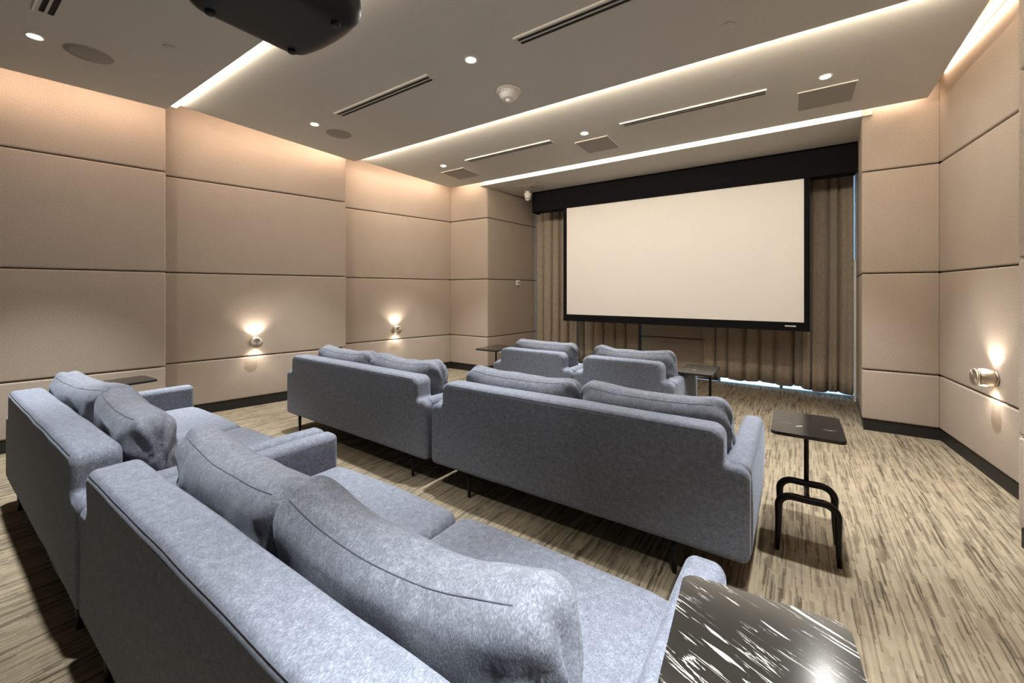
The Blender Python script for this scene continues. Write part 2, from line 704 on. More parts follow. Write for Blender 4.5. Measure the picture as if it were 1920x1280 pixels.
SL = [0.113, 0.63, 1.655, 2.735, ZT]
SR = [0.113, 0.63, 1.63, 2.69, ZT]
wl = struct(obj('wall_left', wall_bm(OUT[0:8], 0, ZT, 0.05, 0.16), M['backing'], smooth=False))
for i in range(7):
    if i in (1, 3):
        continue
    panels(wl, OUT[i], OUT[i + 1], SL, e0=-0.014 if i == 5 else 0.0, e1=-0.014 if i == 4 else 0.0)
for i in (1, 3):
    panels(wl, OUT[i], OUT[i + 1], SL, e0=0.05)
wr = struct(obj('wall_right', wall_bm(OUT[8:16], 0, ZT, 0.05, 0.16), M['backing'], smooth=False))
for i in range(8, 15):
    panels(wr, OUT[i], OUT[i + 1], SR, e0=0.05 if i in (11, 13) else (-0.014 if i == 10 else 0.0), e1=-0.014 if i == 9 else 0.0)
wb = struct(obj('wall_back', wall_bm([(1.75, -0.85), (-6.25, -0.85)], 0, ZT, 0.05, 0.16), M['backing'], smooth=False))
panels(wb, (1.5, -0.85), (-6.02, -0.85), SR, mat=M['dark'])  # unseen wall, coloured darker to cut bounce light on the sofa backs
# screen-side wall: centre pier and the wall above and below the two windows
bm = bmesh.new()
add_box(bm, -2.30, -1.02, 7.36, 7.60, 0, ZT)
add_box(bm, -4.5, -2.30, 7.36, 7.60, 3.1, ZT)
add_box(bm, -1.02, 0.9, 7.36, 7.60, 3.1, ZT)
add_box(bm, -4.5, -4.12, 7.36, 7.60, 0, 3.1)
add_box(bm, 0.688, 0.9, 7.36, 7.60, 0, 3.1)
wf = struct(obj('wall_front', bm, M['backing'], smooth=False))
panels(wf, (-2.24, 7.315), (-1.06, 7.315), [0.02, 0.655, 1.0, 2.7, 3.3])

for k, (x0, x1) in enumerate(((-4.12, -2.30), (-1.02, 0.688))):
    bm = bmesh.new()
    add_box(bm, x0, x1, 7.33, 7.39, -0.02, 0.004)
    add_box(bm, x0, x1, 7.33, 7.39, 3.05, 3.1)
    for x in (x0, (x0 + x1) / 2 - 0.02):
        add_box(bm, x, x + 0.04, 7.33, 7.39, 0.004, 3.05)
    add_box(bm, x1 - 0.010, x1, 7.33, 7.39, 0.004, 3.05)
    wdw = struct(obj('window_%d' % (k + 1), bm, M['alu'], smooth=False))
    obj('pane', box_bm(x0 + 0.02, x1 - 0.005, 7.355, 7.362, 0.004, 3.05), M['glass'], wdw, smooth=False)

def baseboard(name, pts):
    struct(obj(name, wall_bm(pts, 0, 0.112, 0.012, 0.045), M['base'], smooth=False))
baseboard('baseboard_left', OUT[0:8])
baseboard('baseboard_right', OUT[8:16])
baseboard('baseboard_back', [(1.5, -0.85), (-6.02, -0.85)])
struct(obj('trim_1', box_bm(0.640, 0.664, 6.985, 7.005, 0.0, 1.86, 0.003), M['trim'], smooth=False))

# ceiling: lid over the coves plus four dropped panels
lid = struct(obj('ceiling', prism_bm([(-6.4, -1.2), (1.9, -1.2), (1.9, 7.7), (-6.4, 7.7)], ZT, ZT + 0.1), M['covepaint'], smooth=False))
def z1(x, y): return 3.30
def z2(x, y): return 3.355 + (3.285 - 3.355) * (y - 1.55) / 2.03
def z3(x, y): return 3.355 + (3.295 - 3.355) * (y - 3.58) / 1.92
def z4(x, y): return 3.265
def soffit(pts, f, th=0.07):
    return obj('soffit_panel', prism_bm(pts, f, lambda x, y: f(x, y) + th), M['ceil'], lid, smooth=False)
soffit([(-5.63, -0.86), (0.95, -0.86), (0.95, 1.482), (-5.28, 1.482)], z1)
soffit([(-5.23, 1.55), (0.93, 1.55), (0.93, 3.575), (-5.16, 3.575)], z2)
soffit([(-5.24, 3.60), (1.05, 3.60), (1.05, 5.5), (-5.10, 5.5)], z3)
soffit([(-4.52, 5.60), (0.66, 5.60), (0.74, 7.44), (-4.34, 7.44)], z4, 0.20)

# ------------------------------------------------------------------ lights
def area(name, parent, loc, rot, sx, sy, power, col):
    d = bpy.data.lights.new(name, 'AREA')
    d.shape = 'RECTANGLE'
    d.size, d.size_y = sx, sy
    d.energy = power
    d.color = col
    o = bpy.data.objects.new(name, d)
    link(o, parent)
    o.location = loc
    o.rotation_euler = rot
    return o

def strip_bar(label, p, q, z0, z1, th, mat, group=None):
    """LED bar from p to q (plan points), thickness th to its left"""
    P0, P1 = Vector(p), Vector(q)
    ln = (P1 - P0).length
    ang = math.atan2(P1.y - P0.y, P1.x - P0.x)
    t = thing('led_strip', label, 'light strip', (p[0], p[1], z0), ang, group)
    obj('diffuser', box_bm(0, ln, 0, th, 0, z1 - z0, 0.003), mat, t, smooth=False)
    obj('end_cap', box_bm(-0.008, 0, 0, th, 0, z1 - z0), M['offwhite'], t, smooth=False)
    obj('end_cap', box_bm(ln, ln + 0.008, 0, th, 0, z1 - z0), M['offwhite'], t, smooth=False)
    return t, ln

# slot between the rear and middle ceiling panels (seen from below)
t, ln = strip_bar('bright light strip between the two nearest ceiling panels, passing behind the projector', (-5.2, 1.487), (0.92, 1.487), 3.312, 3.352, 0.055, M['led'])
area('strip_light', t, (ln / 2, 0.062, 0.026), (PI / 2 + 0.12, 0, 0), ln, 0.03, P_SLOT * 0.20 * ln, CREAM)
# hidden behind the lip of the middle panel
t, ln = strip_bar('hidden light strip behind the far edge of the middle ceiling panel', (-5.15, 3.578), (0.92, 3.578), 3.312, 3.335, 0.012, M['led'])
area('strip_light', t, (ln / 2, 0.018, 0.013), (PI / 2 + 0.10, 0, 0), ln, 0.02, P_SLOT * 1.1 * ln, CREAM)
# strip over the screen niche
t, ln = strip_bar('long bright light strip running across the ceiling in front of the screen', (-4.42, 5.582), (0.572, 5.582), 3.27, 3.36, 0.014, M['led'])
area('strip_light', t, (ln / 2, -0.01, 0.05), (PI / 2 - 0.25, 0, PI), ln, 0.04, P_SLOT * 0.42 * ln, CREAM)

def cove(label, p, q, z, power_k=1.0, inward=True, mat=None):
    """LED profile lying along a wall cove, throwing its light on the wall below"""
    P0, P1 = Vector(p), Vector(q)
    t, ln = strip_bar(label, p, q, z, z + 0.014, 0.02, mat or M['ledwarm'])
    # local +y is the wall side; tip the lamp towards the wall and down
    area('cove_light', t, (ln / 2, 0.03, 0.0), (0.85 if inward else 0.0, 0, 0), ln - 0.05, 0.03, P_COVE * power_k * ln, WARM)
    return t

cove('hidden light strip in the left ceiling cove nearest the camera', (-5.50, -0.7), (-5.30, 1.46), 3.40)
cove('hidden light strip in the left ceiling cove beside the middle ceiling panel', (-5.26, 1.6), (-5.19, 3.55), 3.42)
cove('hidden light strip in the left ceiling cove nearest the screen', (-5.27, 3.65), (-5.13, 5.48), 3.42)
cove('hidden light strip above the padded return left of the screen', (-5.1, 5.53), (-4.46, 5.53), 3.40, 0.7)
cove('short hidden light strip above the padded column right of the screen', (0.60, 5.53), (1.05, 5.53), 3.40, 0.7)
cove('bright warm light strip along the top of the right wall', (1.135, 5.52), (1.27, 3.62), 3.515, 1.0)
cove('hidden light strip above the right wall beside the middle ceiling panel', (0.96, 3.5), (1.25, 1.62), 3.42)

def downlight(label, x, y, z, aim=0.0, power=1.0):
    t = thing('downlight', label, 'ceiling light', (x, y, z), 0, 'recessed ceiling downlights')
    obj('trim_ring', lathe_bm([(0.035, -0.002), (0.042, -0.006), (0.050, -0.004), (0.052, 0.004)], 32, cap=False), M['white'], t)
    obj('lens', lathe_bm([(0.032, -0.003), (0.035, 0.003)], 32), M['bulb'], t)
    d = bpy.data.lights.new('spot', 'SPOT')
    d.energy = P_DOWN * power
    d.color = WHITE
    d.spot_size = math.radians(67)
    d.spot_blend = 0.8
    d.shadow_soft_size = 0.045
    o = bpy.data.objects.new('spot', d)
    link(o, t)
    o.location = (0, 0, -0.02)
    o.rotation_euler = (aim, 0, 0)
    return t

downlight('downlight at the left of the nearest ceiling row, beside a round speaker grille', -4.56, 0.516, 3.30, 0, 1.5)
downlight('middle downlight of the nearest ceiling row, overhead near the projector', -2.13, 0.516, 3.30, 0, 0.85)
downlight('right downlight of the nearest ceiling row, above the near marble table', 0.24, 0.516, 3.30, 0, 2.1)
downlight('left downlight of the middle ceiling panel, beside the small round speaker grille', -4.447, 2.572, z2(0, 2.572))
downlight('middle downlight of the middle ceiling panel, between two vents near the smoke detector', -2.163, 2.570, z2(0, 2.57))
downlight('right downlight of the middle ceiling panel, above the right aisle', 0.15, 3.10, z2(0, 3.10))
downlight('left downlight of the panel nearest the screen, beside the far corner speaker panel', -4.35, 4.53, z3(0, 4.53))
downlight('middle downlight of the panel nearest the screen, left of the long vent', -2.066, 4.545, z3(0, 4.545))
downlight('right downlight of the panel nearest the screen, beside the rightmost square speaker panel', 0.224, 4.535, z3(0, 4.535))

# ------------------------------------------------------------------ ceiling fixtures
def tilt(o, f):
    o.rotation_euler = (math.atan((f(0, 1) - f(0, 0))), 0, 0)
    return o

def linear_vent(label, x0, x1, y, f):
    t = thing('linear_vent', label, 'air vent', ((x0 + x1) / 2, y, f(0, y)), 0, 'linear slot vents in the ceiling')
    tilt(t, f)
    L2 = (x1 - x0) / 2
    w = 0.062
    obj('front_lip', box_bm(-L2, L2, -w, -w + 0.010, -0.014, 0.0), M['white'], t, smooth=False)  # white colour stands in for light on the camera-facing edge of the frame
    bm = bmesh.new()
    add_box(bm, -L2, L2, w - 0.026, w, -0.007, 0.0)
    add_box(bm, -L2, -L2 + 0.020, -w + 0.010, w - 0.026, -0.007, 0.0)
    add_box(bm, L2 - 0.012, L2, -w + 0.010, w - 0.026, -0.010, 0.0)
    obj('frame', bm, M['ceil'], t, smooth=False)
    obj('slot_backing', box_bm(-L2 + 0.02, L2 - 0.012, -w + 0.010, w - 0.026, -0.0022, -0.001), M['slot'], t, smooth=False)
    obj('blade', box_bm(-L2 + 0.02, L2 - 0.012, -0.052, -0.034, -0.009, -0.003), M['ceil'], t, smooth=False)
    obj('blade', box_bm(-L2 + 0.02, L2 - 0.012, -0.008, 0.006, -0.009, -0.003), M['ceil'], t, smooth=False)
    return t

linear_vent('slot vent of the nearest ceiling panel, cut by the top left frame edge', -4.13, -2.76, 0.512, z1)
linear_vent('slot vent left of the middle downlight, near the small round speaker grille', -4.00, -2.62, 2.583, z2)
linear_vent('slot vent at the top of the view, right of the smoke detector', -1.72, -0.25, 2.583, z2)
linear_vent('slot vent near the screen, between left and middle downlights', -3.90, -2.51, 4.560, z3)
linear_vent('slot vent near the screen, between middle and right downlights', -1.62, -0.215, 4.560, z3)

def round_speaker(label, x, y, f, r):
    t = thing('ceiling_speaker', label, 'speaker', (x, y, f(0, y)), 0, 'round ceiling speakers')
    tilt(t, f)
    obj('rim', lathe_bm([(r - 0.006, -0.003), (r - 0.003, -0.006), (r, -0.004), (r + 0.001, 0.0)], 48, cap=False), M['ceil'], t)
    obj('grille', lathe_bm([(0.02, -0.0055), (r * 0.6, -0.005), (r - 0.005, -0.003), (r - 0.005, 0.002)], 48), M['grille'], t)
round_speaker('large round grey speaker grille beside the leftmost downlight', -4.55, 0.795, z1, 0.145)
round_speaker('small round grey speaker grille in the middle ceiling panel', -4.455, 2.875, z2, 0.145)

def square_speaker(label, x0, x1, y0, y1):
    t = thing('ceiling_speaker', label, 'speaker', ((x0 + x1) / 2, (y0 + y1) / 2, z3(0, (y0 + y1) / 2)), 0, 'square ceiling speakers')
    tilt(t, z3)
    a, b = (x1 - x0) / 2, (y1 - y0) / 2
    bm = bmesh.new()
    add_box(bm, -a, a, -b, -b + 0.008, -0.010, 0)
    add_box(bm, -a, a, b - 0.008, b, -0.010, 0)
    add_box(bm, -a, -a + 0.008, -b + 0.008, b - 0.008, -0.010, 0)
    add_box(bm, a - 0.008, a, -b + 0.008, b - 0.008, -0.010, 0)
    obj('rim', bm, M['offwhite'], t, smooth=False)
    obj('grille', box_bm(-a + 0.008, a - 0.008, -b + 0.008, b - 0.008, -0.0095, -0.001), M['grille'], t, smooth=False)
square_speaker('square flush speaker panel in the far left ceiling corner', -4.60, -4.14, 4.74, 5.18)
square_speaker('square flush speaker panel behind the middle downlight near the screen', -2.29, -1.855, 4.74, 5.18)
square_speaker('square flush speaker panel beside the rightmost downlight', 0.02, 0.465, 4.74, 5.18)

# smoke detector
t = thing('smoke_detector', 'white domed smoke detector on the middle ceiling panel', 'smoke detector', (-2.18, 3.13, z2(0, 3.13)))
tilt(t, z2)
obj('base_plate', lathe_bm([(0.100, -0.018), (0.112, -0.014), (0.114, -0.004), (0.112, 0.0)], 48), M['white'], t)
obj('housing', lathe_bm([(0.055, -0.085), (0.066, -0.078), (0.074, -0.060), (0.088, -0.052), (0.093, -0.030), (0.092, -0.016)], 48), M['white'], t)
obj('sensor', lathe_bm([(0.006, -0.108), (0.020, -0.106), (0.026, -0.098), (0.026, -0.084)], 24), M['white'], t)
bm = bmesh.new()
for k in range(5):
    a = math.radians(225 + k * 16)
    mt = Matrix.Translation((0.0925 * math.cos(a), 0.0925 * math.sin(a), -0.041)) @ Matrix.Rotation(a, 4, 'Z')
    vs = bmesh.ops.create_cube(bm, size=1.0, matrix=mt @ Matrix.Diagonal((0.004, 0.006, 0.014, 1)))
obj('lettering', bm, M['grille'], t, smooth=False)

def cover_plate(label, x, y, f, r):
    o = obj('sprinkler_cover', lathe_bm([(r * 0.92, -0.007), (r, -0.004), (r, 0.0)], 32), M['ceil'])
    o.location = (x, y, f(0, y))
    tilt(o, f)
    tag(o, label, 'sprinkler cover', 'concealed sprinkler cover plates')
cover_plate('round sprinkler cover plate at upper right of the middle ceiling panel', -0.385, 3.225, z2, 0.045)
cover_plate('tiny sprinkler cover plate near the left corner of the middle ceiling panel', -3.78, 3.20, z2, 0.03)
cover_plate('tiny sprinkler cover plate on the nearest ceiling panel, left of the projector', -3.92, 1.12, z1, 0.04)

# square return-air grille and dome camera over the niche
t = thing('return_air_grille', 'square white air grille in the ceiling above the dome camera', 'air vent', (-3.78, 6.13, 3.265))
bm = bmesh.new()
for x0, x1, y0, y1 in ((-0.2, 0.2, -0.2, -0.17), (-0.2, 0.2, 0.17, 0.2), (-0.2, -0.17, -0.17, 0.17), (0.17, 0.2, -0.17, 0.17)):
    add_box(bm, x0, x1, y0, y1, -0.012, 0)
obj('frame', bm, M['offwhite'], t, smooth=False)
obj('backing', box_bm(-0.17, 0.17, -0.17, 0.17, -0.003, -0.001), M['slot'], t, smooth=False)
bm = bmesh.new()
for k, s in enumerate((0.15, 0.105, 0.06)):
    for x0, x1, y0, y1 in ((-s, s, -s, -s + 0.028), (-s, s, s - 0.028, s), (-s, -s + 0.028, -s + 0.028, s - 0.028), (s - 0.028, s, -s + 0.028, s - 0.028)):
        add_box(bm, x0, x1, y0, y1, -0.010, -0.004)
obj('louvre', bm, M['offwhite'], t, smooth=False)

t = thing('dome_camera', 'small white dome security camera hanging left of the screen housing', 'security camera', (-3.99, 6.33, 3.265))
obj('mount', lathe_bm([(0.035, -0.06), (0.05, -0.05), (0.055, 0.0)], 32), M['white'], t)
obj('body', lathe_bm([(0.012, -0.185), (0.034, -0.176), (0.046, -0.155), (0.055, -0.115), (0.068, -0.07), (0.066, -0.058)], 32), M['white'], t)
d = Vector((3.99, -6.33, -1.6)).normalized()
for s in (-0.016, 0.014):
    mt = Matrix.Translation(Vector((s * 0.85 + d.x * 0.043, s * 0.53 + d.y * 0.043, -0.148))) @ d.to_track_quat('Z', 'Y').to_matrix().to_4x4()
    obj('lens', lathe_bm([(0.009, -0.004), (0.010, 0.004), (0.006, 0.008)], 20, mtx=mt), M['glassy'], t)

# projector
t = thing('projector', 'black ceiling projector hanging at the top of the view', 'projector', (-1.615, 0.775, 2.575))
def pj(p, n, u):
    # front bulges, sides taper
    k = 1 - 0.10 * max(0, u.z)
    y = p.y + (0.035 * (1 - u.x * u.x)) * (1 if u.y > 0 else 0) * max(0, u.y)
    return Vector((p.x * k, y, p.z))
obj('body', soft_box_bm(0, 0, 0, 0.49, 0.47, 0.20, 0.085, seg=6, step=0.05, fn=pj), M['black'], t)
mt = Matrix.Translation((0.0, 0.225, 0.02)) @ Matrix.Rotation(-PI / 2, 4, 'X')
obj('lens', lathe_bm([(0.075, -0.02), (0.078, 0.030), (0.066, 0.034), (0.06, 0.015)], 40, mtx=mt), M['glassy'], t)
for x, y in ((0.16, 0.15), (-0.16, 0.15), (0.16, -0.15), (-0.16, -0.15)):
    mt = Matrix.Translation((x, y, -0.1))
    obj('foot', lathe_bm([(0.013, -0.010), (0.017, -0.007), (0.017, 0.01)], 20, mtx=mt), M['black'], t)
obj('hanging_pole', lathe_bm([(0.024, 0.09), (0.024, 0.66)], 24), M['black'], t)
obj('mount_plate', box_bm(-0.1, 0.1, -0.1, 0.1, 0.675, 0.70, 0.006), M['black'], t, smooth=False)
obj('bracket', box_bm(-0.09, 0.09, -0.07, 0.07, 0.095, 0.125, 0.006), M['black'], t, smooth=False)

# ------------------------------------------------------------------ screen
YS = 6.50
SX0, SX1, SZ0, SZ1 = -3.303, 0.099, 1.040, 2.972
t = thing('projection_screen', 'large white projection screen with black border, pulled down from a black housing', 'projection screen', (-1.6, YS, 3.26))
ox, oz = -1.6, 3.26
obj('housing', box_bm(-3.965 - ox, 0.628 - ox, 0.0, 0.22, 2.90 - oz, 3.262 - oz, 0.006), M['matte'], t, smooth=False)
obj('end_cap', box_bm(-3.995 - ox, -3.966 - ox, -0.008, 0.228, 2.88 - oz, 3.262 - oz, 0.006), M['matte'], t, smooth=False)
obj('projection_surface', box_bm(SX0 - ox, SX1 - ox, 0.028, 0.034, SZ0 - oz, SZ1 - oz), M['screen'], t, smooth=False)
bm = bmesh.new()
add_box(bm, SX0 - 0.065 - ox, SX0 - ox, 0.026, 0.036, SZ0 - 0.08 - oz, 2.9 - oz)
add_box(bm, SX1 - ox, SX1 + 0.065 - ox, 0.026, 0.036, SZ0 - 0.08 - oz, 2.9 - oz)
add_box(bm, SX0 - ox, SX1 - ox, 0.026, 0.036, SZ0 - 0.08 - oz, SZ0 - oz)
add_box(bm, SX0 - 0.065 - ox, SX1 + 0.065 - ox, 0.022, 0.0275, SZ1 - oz, SZ1 + 0.012 - oz)
obj('border', bm, M['matte'], t, smooth=False)
# the black mask dropping above the white area
obj('drop_mask', box_bm(SX0 - 0.065 - ox, SX1 + 0.065 - ox, 0.018, 0.022, SZ1 - oz, SZ1 + 0.05 - oz), M['matte'], t, smooth=False)
obj('weight_bar', box_bm(SX0 - 0.065 - ox, SX1 + 0.065 - ox, 0.012, 0.05, SZ0 - 0.115 - oz, SZ0 - 0.08 - oz, 0.005), M['matte'], t, smooth=False)
lb = obj('name_plate', box_bm(-0.107 - ox, 0.015 - ox, 0.020, 0.0255, SZ0 - 0.060 - oz, SZ0 - 0.044 - oz), M['white'], t, smooth=False)
lb['label'] = 'small white name plate'

# ------------------------------------------------------------------ curtains
def curtain(label, x0, x1, y, z0, z1, folds, amp, seed, slant=0.0):
    rnd = random.Random(seed)
    n = int(folds * 22)
    t = thing('curtain', label, 'curtain', ((x0 + x1) / 2, y, 0), 0, 'brown pleated curtains behind the screen')
    phs = [rnd.uniform(-0.5, 0.5) for _ in range(int(folds) + 3)]
    amps = [rnd.uniform(0.55, 1.25) for _ in range(int(folds) + 3)]
    wid = (x1 - x0)
    bm = bmesh.new()
    rows = 14
    grid = []
    for j in range(rows + 1):
        v = j / rows
        z = z0 + (z1 - z0) * v
        row = []
        for i in range(n + 1):
            s = i / n * folds
            k = int(s)
            f = s - k
            a = amps[k] * (1 - f) + amps[k + 1] * f
            ph = phs[k] * (1 - f) + phs[k + 1] * f
            th = PI * (s + 0.45 * ph + 0.03 * math.sin(3 * v + k))
            dip = abs(math.cos(th)) ** 5
            half = abs(math.cos(2 * th + ph)) ** 8 * 0.22
            d = amp * a * (2 * dip + half - 0.9) * (0.75 + 0.35 * (1 - v))
            xx = -wid / 2 + wid * i / n - 0.10 * (wid / folds) * math.sin(2 * th) * (1 - 0.3 * v)
            xx = max(-wid / 2, min(wid / 2, xx))
            zz = z + (0.012 * math.sin(s * 2.3 + seed) * (1 - v))
            row.append(bm.verts.new((xx, d + slant * i / n, zz)))
        grid.append(row)
    for j in range(rows):
        for i in range(n):
            bm.faces.new((grid[j][i], grid[j][i + 1], grid[j + 1][i + 1], grid[j + 1][i]))
    o = obj('drape', bm, M['curtain'], t)
    md = o.modifiers.new('thickness', 'SOLIDIFY')
    md.thickness = 0.006
    obj('curtain_rail', box_bm(-wid / 2, wid / 2, -0.02, 0.02, z1 - 0.005, z1 + 0.0205), M['alu'], t, smooth=False)
    return t

curtain('full-height brown curtain at the left edge of the screen', -4.29, -3.37, 7.10, 0.05, 3.244, 5, 0.042, 3)
curtain('brown curtain showing below the left part of the screen', -3.48, -2.26, 7.24, 0.07, 3.244, 6, 0.034, 5)
curtain('brown curtain showing below the right part of the screen', -1.23, 0.16, 7.24, 0.075, 3.244, 7, 0.036, 11)
curtain('full-height brown curtain at the right edge of the screen, beside the padded column', 0.072, 0.644, 7.10, 0.07, 3.244, 4, 0.045, 8)

# thermostat
t = thing('thermostat', 'small white thermostat on the padded niche wall left of the curtains', 'thermostat', (-4.366, 6.56, 1.60), math.atan2(1.63, 0.15))
obj('housing', soft_box_bm(0, -0.014, 0, 0.11, 0.026, 0.105, 0.012, seg=4, step=0.05), M['white'], t)
obj('display', box_bm(-0.016, 0.022, -0.0285, -0.0262, -0.014, 0.028, 0.001), M['dark'], t, smooth=False)

t = thing('wall_outlet', 'tiny white wall outlet low on the niche wall, just above the left front love seat', 'wall outlet', (-4.416, 6.09, 0.375), math.atan2(1.63, 0.15))
obj('cover_plate', soft_box_bm(0, -0.008, 0, 0.075, 0.014, 0.115, 0.006, seg=3, step=0.04), M['white'], t)
for zz in (-0.026, 0.026):
    obj('socket', box_bm(-0.016, 0.016, -0.0165, -0.0145, zz - 0.012, zz + 0.012, 0.0006), M['offwhite'], t, smooth=False)

# ------------------------------------------------------------------ wall sconces
def sconce(label, x, y, z, ang):
    """ang: direction of local x along the wall; the room is at local -y"""
    t = thing('wall_sconce', label, 'wall lamp', (x, y, z), ang, 'brushed metal up-and-down wall sconces')
    rx = Matrix.Rotation(PI / 2, 4, 'X')    # z axis -> -y
    obj('wall_plate', lathe_bm([(0.050, 0.0), (0.056, 0.004), (0.056, 0.012), (0.05, 0.015)], 40, mtx=rx), M['metal'], t)
    b = obj('drum', lathe_bm([(0.040, 0.014), (0.058, 0.018), (0.060, 0.024), (0.060, 0.092), (0.057, 0.096)], 40, mtx=rx), M['metal'], t)
    c = obj('front_disc', lathe_bm([(0.050, 0.096), (0.050, 0.102), (0.064, 0.104), (0.066, 0.108), (0.066, 0.118), (0.062, 0.122), (0.03, 0.1185), (0.002, 0.116)], 48, mtx=rx), M['spun'], t)
    for s in (1, -1):
        mt = Matrix.Translation((0, -0.066, 0.058 * s))
        obj('lens', lathe_bm([(0.024, -0.004), (0.026, 0.004)], 24, mtx=mt), M['scbulb'], t)
        d = bpy.data.lights.new('sconce_beam', 'SPOT')
        d.energy = 3.6 if s > 0 else 1.7
        d.color = (1.0, 0.90, 0.78)
        d.spot_size = math.radians(125)
        d.spot_blend = 0.9
        d.shadow_soft_size = 0.012
        o = bpy.data.objects.new('sconce_beam', d)
        link(o, t)
        o.location = (0, -0.072, 0.075 * s)
        o.rotation_euler = (PI - 0.30 if s > 0 else 0.30, 0, 0)
    return t

def on_seg(p, q, y):
    k = (y - p[1]) / (q[1] - p[1])
    return p[0] + k * (q[0] - p[0]), math.atan2(q[1] - p[1], q[0] - p[0])
x, a = on_seg(OUT[2], OUT[3], 2.46)
sconce('lit wall sconce on the left wall, nearest the camera', x, 2.46, 0.805, a)
x, a = on_seg(OUT[4], OUT[5], 4.62)
sconce('lit wall sconce on the left wall, nearest the screen', x, 4.62, 0.797, a)
x, a = on_seg(OUT[10], OUT[11], 4.60)
sconce('lit wall sconce on the right wall', x, 4.60, 0.795, a)

# ------------------------------------------------------------------ sofas
def seam(parent, pts, r=0.0022):
    return obj('seam', tube_bm(pts, r, 6), M['seam'], parent)

def back_cushion(parent, cx, w, y, zb, h, th, lean, seed, slump=0.0, twist=0.0, mat=None):
    """loose back pillow: bottom at zb, leaning backwards"""
    rnd = random.Random(seed)
    o1, o2 = rnd.uniform(0, 50), rnd.uniform(0, 50)
    def deform(p, n, u):
        # fullness in the middle, tucked corners
        full = (1 - abs(u.x) ** 4) * (1 - 0.75 * abs(u.z) ** 3)
        y_ = p.y * (0.72 + 0.36 * full)
        corner = max(0.0, abs(u.x) - 0.62) / 0.38
        z_ = p.z * (1 - 0.07 * corner ** 2)
        x_ = p.x * (1 + 0.012 * (1 - abs(u.z)))
        # sagging top edge
        if u.z > 0:
            z_ += u.z * (slump * (u.x * u.x - 0.45) + 0.010 * noise.noise(Vector((u.x * 2.2 + o1, 0, seed))))
        q = Vector((x_, y_, z_))
        nz = noise.noise(Vector((q.x * 4 + o1, q.y * 5, q.z * 5 + o2)))
        nz2 = noise.noise(Vector((q.x * 11 + o2, q.y * 9 + o1, q.z * 11)))
        q += n * (0.011 * nz + 0.0045 * nz2)
        # gathers at the two ends
        ang = math.atan2(u.z, u.y * 0.7 + 1e-6)
        q += n * (0.0095 * corner * math.sin(ang * 9 + o1 + u.x))
        c, s = math.cos(lean), math.sin(lean)
        zz = q.z + h / 2
        yy = q.y * c - zz * s
        zz = q.y * s + zz * c
        q = Vector((q.x, yy, zz))
        if twist:
            q.y += twist * q.x
        return q
    bm = soft_box_bm(0, 0, 0, w, th, h, min(0.085, th * 0.46), seg=6, step=0.028, fn=deform)
    bm.verts.ensure_lookup_table()
    # stitched seam that follows the cushion along its rear top edge
    pts = []
    sel = {}
    for v in bm.verts:
        pass
    r = min(0.085, th * 0.46)
    for i in range(41):
        ux = -0.82 + 1.64 * i / 40
        px = ux * w / 2
        k = math.radians(52)
        P = Vector((px, -(th / 2 - r) - r * math.cos(k), (h / 2 - r) + r * math.sin(k)))
        n = Vector((0, -math.cos(k), math.sin(k)))
        pts.append(deform(P, n, Vector((P.x / (w / 2), P.y / (th / 2), P.z / (h / 2)))) + Vector((0, 0, 0)))
    o = obj('back_cushion', bm, mat or M['pillow'], parent, loc=(cx, y, zb))
    s = obj('seam', tube_bm(pts, 0.0016, 6), M['seam'], o)
    return o

def seat_cushion(parent, cx, w, y0, y1, z0, z1, seed):
    o1 = seed * 7.3
    def deform(p, n, u):
        q = p.copy()
        if u.z > 0:
            q.z += 0.016 * (1 - abs(u.x) ** 3) * (1 - abs(u.y) ** 3)
        q.z += 0.004 * noise.noise(Vector((p.x * 5 + o1, p.y * 5, 0)))
        q.y -= 0.035 * max(0.0, (abs(u.x) - 0.80) / 0.20) ** 2 * max(0.0, u.y)
        if u.y > 0.5:
            q.y += 0.012 * (1 - u.x * u.x) * (u.y - 0.5) * 2
        return q
    bm = soft_box_bm(0, 0, 0, w, y1 - y0, z1 - z0, 0.05, seg=5, step=0.05, fn=deform)
    o = obj('seat_cushion', bm, M['blue'], parent, loc=(cx, (y0 + y1) / 2, (z0 + z1) / 2))
    return o

